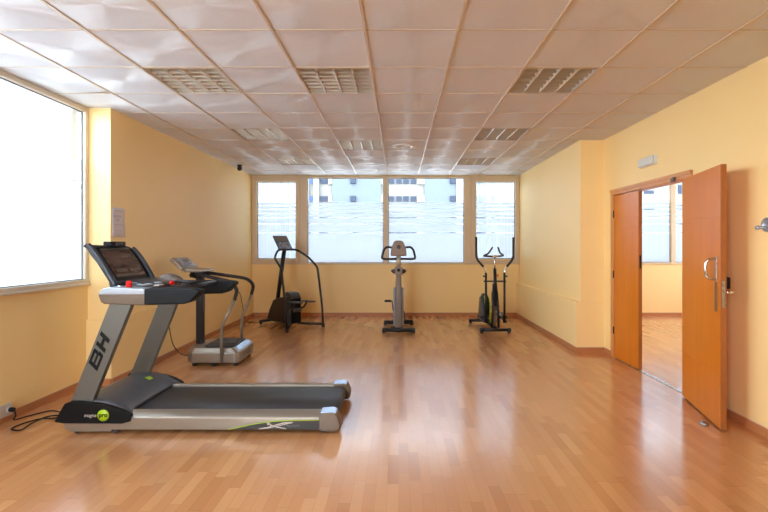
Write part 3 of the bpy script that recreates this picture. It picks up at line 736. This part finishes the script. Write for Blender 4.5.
bm = BM(); box(bm, -2.394, -2.391, 5.425, 5.485, .60, 1.0); obj('column_strip', bm, M['greydk'], col)
bm = BM(); sweep(bm, smoothpath([(-2.40, 5.28, 1.035), (-2.50, 5.35, 1.05), (-2.52, 5.46, 1.055), (-2.50, 5.57, 1.05), (-2.40, 5.64, 1.035)]), .022, 10); box(bm, -2.53, -2.39, 5.38, 5.54, 1.02, 1.10); obj('bracket', bm, M['black'], V, .006)
for far in (0, 1):
    s = 1 if far else -1; yc = 5.45
    def Y(v): return yc+s*v
    p = rounded([(-2.06 if not far else -2.03, Y(.295), .05), (-2.055 if not far else -2.03, Y(.295), .46), (-1.905, Y(.295), .78)], .05)
    bm = BM(); sweep(bm, p, .017, 12); obj('handle_post', bm, M['postgrey'], V)
    p = rounded([(-1.905, Y(.295), .775), (-1.872, Y(.295), .90), (-1.95, Y(.27), .985), (-2.36, Y(.16), 1.06), (-2.46, Y(.06), 1.07)], .08)
    bm = BM(); sweep(bm, p, .021, 12); obj('handlebar', bm, M['foam'], V)
bm = BM()
o2 = Vector((-2.545, 5.46, 1.125)); uy2 = Vector((-.155, 0, .135)); ux2 = Vector((0, 1, 0))
board([(-.19, .0), (.19, .0), (.21, .12), (.21, .85), (.19, 1.0), (-.19, 1.0), (-.21, .85), (-.21, .12)], o2, ux2, uy2, -.03, .008, bm); con = obj('console', bm, M['silver'], V, .008, 3)
bm = BM(); board([(-.14, .18), (.14, .18), (.14, .88), (-.14, .88)], o2, ux2, uy2, .008, .010, bm); obj('display', bm, M['screen2'], con)
bm = BM(); prism(bm, [(-2.57, 1.09), (-2.57, 1.14), (-2.34, 1.118), (-2.32, 1.10), (-2.36, 1.088)], 1, 5.30, 5.62); obj('console_shelf', bm, M['silver'], V, .008)
pts = [(-2.905, 5.45, .60), (-2.85, 5.43, .585), (-2.84, 5.48, .45), (-2.76, 5.42, .22), (-2.62, 5.32, .12), (-2.49, 5.27, .10)]
bm = BM(); sweep(bm, smoothpath(pts, 6), .0055, 8); obj('power_cord', bm, M['black'], V)
t = thing('wall_socket', 'small socket on the left wall behind the treadmill, feeding the vibration machine', 'socket', (-2.92, 5.45, .6))
bm = BM(); box(bm, -2.895, -2.885, 5.41, 5.49, .56, .64); obj('housing', bm, M['lbl'], t, .004)

# ------------------------------------------------------------------ stepper
S = thing('stepper', 'black stair stepper machine with a tubular frame below the leftmost back window', 'stepper', (-1.556, 7.44, 0), math.atan2(.695, -.719), local=True)
# local x = forward (towards the console), local y = to the LEFT of forward; the picture's right-hand side is -y
def sw(pts, r, name, mat, par, rr=.07, seg=12):
    bm = BM(); sweep(bm, rounded(pts, rr), r, seg); return obj(name, bm, mat, par)
full = [(0, -.36, .02), (.04, -.36, .38), (.17, -.36, 1.03), (.42, -.34, 1.20), (.56, -.19, 1.335), (.56, .19, 1.335), (.42, .34, 1.20), (.17, .36, 1.03), (.04, .36, .38), (0, .36, .02)]
sw(full, .019, 'handrail', M['blackm'], S, .07)
for s in (-1, 1):
    sw([(.34, s*.07, .06), (0, s*.36, .045)], .022, 'base_leg', M['blackm'], S)
    bm = BM(); cyl(bm, (0, s*.36, 0), (0, s*.36, .06), .027, 14); obj('rubber_foot', bm, M['rubber'], S)
    bm = BM(); cyl(bm, (1.02, s*.26, 0), (1.02, s*.26, .03), .02, 12); obj('rubber_foot', bm, M['rubber'], S)
    # pedal lever and foot plate
    sw([(.40, s*.085, .30), (.22, s*.11, .34), (.15, s*.12, .44)], .016, 'pedal_lever', M['blackm'], S)
    bm = BM(); prism(bm, [(-.02, .445), (-.03, .46), (.0, .470), (.30, .455), (.31, .44), (.0, .452)], 1, s*.125-.06, s*.125+.06); obj('foot_plate', bm, M['rubber'], S, .004)
sw([(1.02, -.28, .05), (1.02, .28, .05)], .026, 'front_bar', M['blackm'], S)
bm = BM(); prism(bm, [(.34, .05), (1.04, .05), (1.03, .13), (.97, .26), (.84, .44), (.62, .50), (.38, .53), (.33, .50)], 1, -.10, .13); obj('housing', bm, plain('stepper_housing', (42, 39, 36), .38), S, .03, 3)
bm = BM(); prism(bm, [(.30, .06), (.36, .06), (.38, .56), (.36, .60), (.30, .52)], 1, -.11, .10); box(bm, .35, .52, -.08, .08, .5, .60); obj('rear_panel', bm, M['charcoal'], S, .02, 3)
bm = BM(); box(bm, .27, .345, -.09, .09, .08, .50); obj('mechanism', bm, M['black'], S, .01)
bm = BM(); cyl(bm, (.26, -.07, .30), (.26, .07, .30), .035, 20); obj('pulley', bm, M['greydk'], S)
bm = BM(); sweep(bm, [(.90, 0, .38), (.665, 0, 1.33)], .034, 12, .042); obj('mast', bm, M['blackm'], S)
bm = BM()
def stf(v): return Vector((.60+.215*v.y-.03*v.z*0, v.x, 1.335+.25*v.y)) + Vector((-.76, 0, .65))*v.z
prism(bm, [(-.14, 0), (.14, 0), (.14, 1.0), (-.14, 1.0)], 2, -.022, 0, 0, stf); cs = obj('console', bm, M['charcoal'], S, .006)
bm = BM(); prism(bm, [(-.125, .06), (.125, .06), (.125, .52), (-.125, .52)], 2, 0, .003, 0, stf); obj('display', bm, M['screen2'], cs)
for a, b in ((-.125, -.005), (.005, .125)):
    bm = BM(); prism(bm, [(a, .58), (b, .58), (b, .94), (a, .94)], 2, 0, .003, 0, stf); obj('panel', bm, M['taupe'], cs)
bm = BM(); prism(bm, [(-.05, .26), (.05, .26), (.05, .42), (-.05, .42)], 2, .003, .005, 0, stf); obj('display_window', bm, M['brown'], cs)
Sm = WORLD[S.name]; Si = Sm.inverted()
pts = [(-2.885, 7.95, .60), (-2.84, 7.97, .52), (-2.85, 8.12, .28), (-2.85, 8.22, .07), (-2.82, 8.2, .012), (-2.68, 8.10, .008), (-2.55, 8.02, .02), (-2.485, 7.98, .04)]
bm = BM(); sweep(bm, [Si @ p for p in smoothpath(pts, 6)], .005, 8); obj('power_cord', bm, M['black'], S)
t = thing('wall_socket', 'small socket on the left wall near the back corner, feeding the stepper', 'socket', (-2.92, 7.95, .6))
bm = BM(); box(bm, -2.895, -2.885, 7.91, 7.99, .56, .64); obj('housing', bm, M['lbl'], t, .004)

# ------------------------------------------------------------------ exercise bike (faces the viewer)
B_ = thing('exercise_bike', 'upright taupe exercise bike facing forward before the middle of the windows', 'exercise bike', (0, 7.5, 0))
bx0 = 0.0
for y, hw, nm in ((7.16, .255, 'front_stabiliser'), (7.86, .25, 'rear_stabiliser')):
    bm = BM(); sweep(bm, [(bx0-hw, y, .048), (bx0+hw, y, .048)], .036, 14); st = obj(nm, bm, M['blackm'], B_)
    for s in (-1, 1):
        bm = BM(); cyl(bm, (bx0+s*(hw-.05), y, .04), (bx0+s*(hw+.012), y, .04), .04, 16); obj('end_cap', bm, M['rubber'], st, .006)
bm = BM(); box(bm, bx0-.045, bx0+.045, 7.18, 7.84, .04, .11); obj('spine', bm, M['blackm'], B_, .01)
# slim shroud with pale blue-silver side shells
sh = [(7.22, .10), (7.80, .10), (7.84, .30), (7.76, .55), (7.52, .70), (7.32, .72), (7.22, .60)]
bm = BM(); prism(bm, sh, 0, bx0-.045, bx0+.045); obj('shroud', bm, M['greydk'], B_, .01)
for s in (-1, 1):
    bm = BM(); prism(bm, [(y*1.0, z) for y, z in sh], 0, min(bx0+s*.045, bx0+s*.085), max(bx0+s*.045, bx0+s*.085)); obj('side_shell', bm, M['bluesil'], B_, .02, 3)
    # crank and pedal
    a = .0
bm = BM(); sweep(bm, [(bx0-.09, 7.50, .30), (bx0-.11, 7.47, .47)], .010, 10); ck = obj('crank', bm, M['blackm'], B_)
bm = BM(); box(bm, bx0-.235, bx0-.125, 7.43, 7.51, .46, .49); cyl(bm, (bx0-.13, 7.47, .472), (bx0-.10, 7.47, .472), .009); obj('pedal', bm, M['black'], ck, .006)
bm = BM(); sweep(bm, [(bx0+.09, 7.50, .30), (bx0+.11, 7.54, .13)], .010, 10); ck = obj('crank', bm, M['blackm'], B_)
bm = BM(); box(bm, bx0+.125, bx0+.235, 7.50, 7.58, .115, .145); cyl(bm, (bx0+.10, 7.54, .13), (bx0+.13, 7.54, .13), .009); obj('pedal', bm, M['black'], ck, .006)
bm = BM(); rows = [(7.20, .08, .062, .03), (7.19, .40, .056, .035), (7.22, .72, .050, .04), (7.26, .96, .042, .035)]
V4 = []
for y, z, w, d in rows: V4.append([(bx0-w, y-d, z), (bx0+w, y-d, z), (bx0+w, y+d, z), (bx0-w, y+d, z), (bx0-w, y-d, z)])
loft(bm, V4, 0, False); bmesh.ops.remove_doubles(bm, verts=bm.verts, dist=1e-5); bmesh.ops.holes_fill(bm, edges=bm.edges)
obj('front_post', bm, M['taupe'], B_, .012, 3)
bm = BM(); box(bm, bx0-.062, bx0+.062, 7.22, 7.32, .93, 1.06); cl = obj('clamp', bm, M['brown'], B_, .012)
bm = BM(); cyl(bm, (bx0, 7.19, 1.01), (bx0, 7.225, 1.01), .026, 18); obj('knob', bm, M['black'], cl, .004)
bm = BM(); sweep(bm, [(bx0, 7.27, 1.05), (bx0, 7.28, 1.26)], .038, 14); obj('stem', bm, plain('pale_stem', (186, 180, 160), .35, .4), B_)
bm = BM(); prism(bm, [(-.115, 1.235), (.115, 1.235), (.130, 1.25), (.125, 1.33), (.095, 1.43), (.070, 1.475), (.04, 1.49), (-.04, 1.49), (-.070, 1.475), (-.095, 1.43), (-.125, 1.33), (-.130, 1.25)], 1, 7.21, 7.30); con = obj('console', bm, M['brown'], B_, .022, 4)
bm = BM(); lathe(bm, [(.0001, 7.202), (.030, 7.204), (.034, 7.212)], (0, 0, 1.385), 1, 20); obj('rear_badge', bm, M['greydk'], con)
for s in (-1, 1):
    p = rounded([(s*.10, 7.27, 1.375), (s*.20, 7.27, 1.385), (s*.245, 7.25, 1.33), (s*.275, 7.24, 1.20), (s*.22, 7.25, 1.185), (s*.03, 7.28, 1.19)], .06)
    bm = BM(); sweep(bm, p, .018, 12); obj('handlebar', bm, M['foam'], B_)
# seat behind
bm = BM(); rows = []
for (y, w, z, h) in ((7.52, .03, .965, .02), (7.56, .05, .97, .03), (7.66, .08, .965, .04), (7.76, .125, .965, .045), (7.84, .135, .975, .05), (7.885, .11, .98, .035)):
    rows.append([(w*math.cos(a), y, z-h*.3+h*math.sin(a)) for a in [2*PI*k/16 for k in range(17)]])
loft(bm, rows); bmesh.ops.remove_doubles(bm, verts=bm.verts, dist=1e-5); bmesh.ops.holes_fill(bm, edges=bm.edges); obj('seat', bm, M['black'], B_)
bm = BM(); sweep(bm, [(bx0, 7.66, .50), (bx0, 7.74, .95)], .026, 12); obj('seat_post', bm, M['steel'], B_)

# ------------------------------------------------------------------ elliptical trainer
E = thing('elliptical_trainer', 'black and green elliptical trainer with tall swing arms, nearest the right corner', 'elliptical trainer', (1.55, 7.6, 0))
cx = 1.588
bm = BM(); sweep(bm, [(1.30, 7.12, .055), (1.80, 7.12, .055)], .026, 12); st = obj('front_stabiliser', bm, M['blackm'], E)
for x in (1.33, 1.77):
    bm = BM(); cyl(bm, (x, 7.12, 0), (x, 7.12, .05), .024, 12); cyl(bm, (x-.025, 7.12, .055), (x+.025, 7.12, .055), .034, 14); obj('end_cap', bm, M['rubber'], st)
bm = BM(); sweep(bm, [(1.27, 8.02, .055), (1.77, 8.02, .055)], .026, 12); st = obj('rear_stabiliser', bm, M['blackm'], E)
for x in (1.30, 1.74):
    bm = BM(); cyl(bm, (x, 8.02, 0), (x, 8.02, .05), .024, 12); obj('end_cap', bm, M['rubber'], st)
bm = BM(); sweep(bm, rounded([(1.555, 7.12, .07), (1.54, 7.5, .09), (1.52, 8.02, .07)], .1), .030, 12); obj('spine', bm, M['blackm'], E)
for dx in (-.052, .052):
    bm = BM(); sweep(bm, [(1.56+dx, 7.16, .08), (1.575+dx*.8, 7.22, .42), (1.58+dx*.35, 7.30, .78)], .020, 10); obj('frame_tube', bm, M['blackm'], E)
bm = BM(); prism(bm, [(7.20, .14), (7.26, .14), (7.30, .42), (7.26, .42)], 0, 1.552, 1.588); obj('inner_cover', bm, M['taupe'], E, .004)
bm = BM(); sweep(bm, [(1.585, 7.26, .60), (1.582, 7.30, 1.03)], .028, 12); obj('mast', bm, M['blackm'], E)
bm = BM(); prism(bm, [(7.22, .42), (7.34, .42), (7.36, .62), (7.28, .70), (7.22, .60)], 0, 1.535, 1.625); obj('mast_cover', bm, M['black'], E, .015)
bm = BM(); sweep(bm, [(1.582, 7.30, 1.02), (1.582, 7.31, 1.24)], .012, 12); obj('chrome_stem', bm, M['chrome'], E)
bm = BM(); lathe(bm, [(.0001, -.02), (.022, -.012), (.026, 0), (.022, .012), (.0001, .02)], (1.622, 7.28, .92), 0, 14); obj('knob', bm, M['orange'], E)
bm = BM(); cyl(bm, (1.40, 7.30, .82), (1.765, 7.30, .82), .013, 12); ax_ = obj('pivot_axle', bm, M['blackm'], E)
for s in (-1, 1):
    x0 = cx+s*.152
    k = [(cx+s*.308, 7.33, 1.545), (cx+s*.305, 7.33, 1.185), (cx+s*.195, 7.31, 1.062)]
    bm = BM(); sweep(bm, rounded(k, .08), .019, 12); obj('swing_grip', bm, M['foam'], E)
    bm = BM(); sweep(bm, rounded([(cx+s*.20, 7.31, 1.068), (cx+s*.158, 7.30, 1.00), (x0, 7.30, .93)], .05), .014, 12); obj('swing_neck', bm, M['chrome'], E)
    bm = BM(); sweep(bm, [(x0, 7.30, .96), (x0, 7.29, .50), (x0-.004, 7.28, .16)], .019, 12); obj('swing_arm', bm, M['blackm'], E)
    bm = BM(); sweep(bm, [(x0-s*.0, 7.30, .90), (x0+s*.045, 7.28, .905)], [.008, .014], 10); obj('arm_knob', bm, M['black'], E)
    bm = BM(); cyl(bm, (x0-.03, 7.28, .16), (x0+.03, 7.28, .16), .022, 12); obj('arm_joint', bm, M['black'], E)
    zz = .30 if s > 0 else .16
    bm = BM(); sweep(bm, [(x0-.004, 7.29, .17), (x0-s*.02, 7.95, zz)], .017, 10); obj('pedal_bar', bm, M['blackm'], E)
    bm = BM(); xx = x0+s*.04*0 
    prism(bm, [(7.38, .19), (7.36, .25), (7.39, .23), (7.66, .235 if s < 0 else .26), (7.68, .19)], 0, x0-.075, x0+.065); obj('foot_pedal', bm, M['charcoal'], E, .012)
    bm = BM(); sweep(bm, [(x0-s*.03, 7.90, zz), (cx-.04+s*.06, 7.86, .34)], .014, 10); obj('crank', bm, M['steel'], E)
# flywheel shroud
bm = BM(); lathe(bm, [(.0001, 1.455), (.20, 1.458), (.235, 1.475), (.235, 1.545), (.20, 1.562), (.0001, 1.565)], (0, 7.80, .33), 0, 36); obj('flywheel_cover', bm, M['black'], E)
bm = BM()
path = [(1.449, 7.80+.17*math.cos(a), .33+.17*math.sin(a)) for a in [2*PI*k/30 for k in range(30)]]
sweep(bm, path, .010, 8, closed=True); path = [(p[0]+.122, p[1], p[2]) for p in path]; sweep(bm, path, .010, 8, closed=True); obj('green_ring', bm, M['green'], E)
bm = BM(); prism(bm, [(7.44, .12), (7.86, .12), (7.72, .52), (7.56, .56), (7.47, .40)], 0, 1.40, 1.46); sh = obj('side_shroud', bm, M['charcoal'], E, .02, 3)
bm = BM(); prism(bm, [(7.425, .10), (7.445, .10), (7.48, .40), (7.57, .55), (7.545, .56), (7.455, .42)], 0, 1.452, 1.467); obj('green_edge', bm, M['green'], sh, .006)
bm = BM(); sweep(bm, [(1.535, 7.42, .10), (1.525, 7.40, .30), (1.53, 7.42, .46)], .008, 8); obj('green_trim', bm, M['green'], E)
bm = BM(); lathe(bm, [(.0001, 1.60), (.07, 1.602), (.085, 1.612), (.085, 1.63), (.0001, 1.635)], (0, 7.32, .44), 0, 24); obj('resistance_disc', bm, M['greymetal'], E)
bm = BM(); sweep(bm, [(1.645, 7.32, .36), (1.71, 7.29, .19)], .016, 10); obj('link_rod', bm, M['steel'], E)
# fixed handlebar
bm = BM(); p = rounded([(1.60, 7.56, 1.375), (1.515, 7.50, 1.27), (1.40, 7.36, 1.235), (1.582, 7.31, 1.225), (1.745, 7.34, 1.24), (1.70, 7.46, 1.28), (1.69, 7.54, 1.375)], .05)
sweep(bm, p, .015, 12); obj('handlebar', bm, M['foam'], E)
bm = BM(); box(bm, 1.545, 1.625, 7.28, 7.34, 1.215, 1.255); obj('bar_clamp', bm, M['chrome'], E, .008)

# ------------------------------------------------------------------ outside
bm = BM(); box(bm, -160, 160, 9.4, 200, -6.2, -6.0); box(bm, -160, -3.6, -60, 9.4, -6.2, -6.0)
struct('ground', bm, M['ground'], 'pale paved ground outside, far below the windows', 'ground')
A_ = thing('apartment_building', 'large apartment block with rows of dark windows seen through the back windows', 'building', (0, 70, -6))
k_ = 70/444
def bX(px): return (px-398.6)*k_
def bwall(name, p0, p1, y0, y1, z0, z1, mat): 
    bm = BM(); box(bm, bX(p0), bX(p1), y0, y1, z0, z1); return obj(name, bm, mat, A_)
bwall('wall', 200, 530, 70.3, 80, -6, 22, M['bcream'])
bwall('cladding', 332, 381, 70.0, 70.3, -6, 22, M['bblue']); bwall('cladding', 424.5, 456, 70.0, 70.3, -6, 22, M['bblue'])
bwall('pier', 313.8, 319, 69.6, 70.3, -6, 22, M['bwhite']); bwall('pier', 456, 476, 69.8, 70.3, -6, 22, M['bwhite']); bwall('pier', 486, 520, 69.8, 70.3, -6, 22, M['bwhite']); bwall('cladding', 302, 309, 70.0, 70.3, -6, 22, M['bwhite'])
bwall('pier', 200, 302, 69.6, 70.3, -6, 22, M['bwhite'])
for px in (262, 268, 281.5, 288): bwall('drain_pipe', px, px+.8, 69.3, 69.6, -6, 22, M['bjamb'])
for k in range(5):
    z0 = 8.28+2.81*(k-3)
    z1 = z0+.84
    for p0, p1, nm in ((309, 313.8, 'bwinb'), (320, 328.3, 'bwin'), (350.5, 356, 'bwin'), (389, 394.2, 'bwin'), (396.2, 401.6, 'bwin'), (403.2, 408.8, 'bwin'), (410.6, 416, 'bwin'), (450, 455, 'bwin'), (477, 484.5, 'bwin'), (491, 493.5, 'bwin')):
        bm = BM(); box(bm, bX(p0), bX(p1), 69.55 if p0 > 480 or p0 in (350.5, 450) else 70.12, 70.31 if p0 < 600 else 70.31, z0, z1); obj('window', bm, M[nm], A_)
    for p0, p1 in ((328.3, 332), (381, 388), (417, 424.5)):
        bm = BM(); box(bm, bX(p0), bX(p1), 69.9, 70.31, z0-.1, z1+.15); obj('window_jamb', bm, M['bjamb'], A_)
T2 = thing('apartment_building', 'pale cream building seen through the window of the neighbouring room', 'building', (46, 70, -6))
bm = BM(); box(bm, 38, 62, 70, 80, -6, 22); obj('wall', bm, M['bcream'], T2)
for k in range(5):
    z0 = 9.5+2.81*(k-3)
    for x0, x1, h in ((38.7, 40.2, .5), (44.05, 44.6, 1.4)):
        bm = BM(); box(bm, x0, x1, 69.9, 70.05, z0, z0+h); obj('window', bm, M['bwin'], T2)

# ------------------------------------------------------------------ daylight
w = bpy.data.worlds.new('daylight'); SC.world = w; w.use_nodes = True; nt = w.node_tree; nt.nodes.clear()
tc = nt.nodes.new('ShaderNodeTexCoord'); se = nt.nodes.new('ShaderNodeSeparateXYZ'); nt.links.new(tc.outputs['Generated'], se.inputs[0])
rp = nt.nodes.new('ShaderNodeValToRGB'); rp.color_ramp.elements[0].color = (.84, .92, 1, 1); rp.color_ramp.elements[1].color = (.66, .80, 1, 1); rp.color_ramp.elements[1].position = .9
nt.links.new(se.outputs[2], rp.inputs[0])
bg = nt.nodes.new('ShaderNodeBackground')
ma = nt.nodes.new('ShaderNodeMath'); ma.operation = 'MULTIPLY_ADD'; nt.links.new(se.outputs[0], ma.inputs[0]); ma.inputs[1].default_value = -.9; ma.inputs[2].default_value = 3.4
mb = nt.nodes.new('ShaderNodeMath'); mb.operation = 'MAXIMUM'; nt.links.new(ma.outputs[0], mb.inputs[0]); mb.inputs[1].default_value = 2.2
my = nt.nodes.new('ShaderNodeMath'); my.operation = 'MULTIPLY_ADD'; nt.links.new(se.outputs[1], my.inputs[0]); my.inputs[1].default_value = -1.4; my.inputs[2].default_value = 1.8
mz = nt.nodes.new('ShaderNodeMath'); mz.operation = 'MULTIPLY'; nt.links.new(mb.outputs[0], mz.inputs[0]); nt.links.new(my.outputs[0], mz.inputs[1]); nt.links.new(mz.outputs[0], bg.inputs[1])
nt.links.new(rp.outputs[0], bg.inputs[0])
wo = nt.nodes.new('ShaderNodeOutputWorld'); nt.links.new(bg.outputs[0], wo.inputs[0])
def portal(name, loc, rot, sx, sy):
    l = bpy.data.lights.new(name, 'AREA'); l.shape = 'RECTANGLE'; l.size = sx; l.size_y = sy; l.cycles.is_portal = True
    o = bpy.data.objects.new(name, l); COL.objects.link(o); o.location = loc; o.rotation_euler = rot
portal('sky_portal', (XL-.13, 2.65, 1.92), (0, -PI/2, 0), 1.75, 3.7)
portal('sky_portal', (-.25, YB+.08, 1.91), (-PI/2, 0, 0), 5.3, 1.75)
portal('sky_portal', (-1.9, YF-.16, 1.83), (PI/2, 0, 0), 2.0, 1.85)
portal('sky_portal', (8.22, 5.9, 1.89), (0, PI/2, 0), 1.75, 4.7)
portal('sky_portal', (5.5, YB+.08, 1.91), (-PI/2, 0, 0), 3.8, 1.75)

# ------------------------------------------------------------------ camera
cam = bpy.data.cameras.new('camera'); co = bpy.data.objects.new('camera', cam); COL.objects.link(co)
co.location = (0, 0, 1.416); co.rotation_euler = (PI/2, 0, 0)
cam.sensor_width = 36; cam.lens = 444/768*36; cam.shift_x = -14.6/768; cam.shift_y = -11/768; cam.clip_end = 500; cam.clip_start = .05
SC.camera = co
SC.view_settings.view_transform = 'Standard'; SC.view_settings.look = 'None'; SC.view_settings.gamma = 1; SC.view_settings.exposure = 1.43
SC.view_settings.use_curve_mapping = False
cy = SC.cycles
cy.max_bounces = 14; cy.diffuse_bounces = 8; cy.glossy_bounces = 5; cy.transmission_bounces = 8; cy.transparent_max_bounces = 16
cy.sample_clamp_indirect = 8; cy.use_denoising = True; cy.caustics_reflective = False; cy.caustics_refractive = False
for o in bpy.data.objects:
    if '_w' in o: del o['_w']
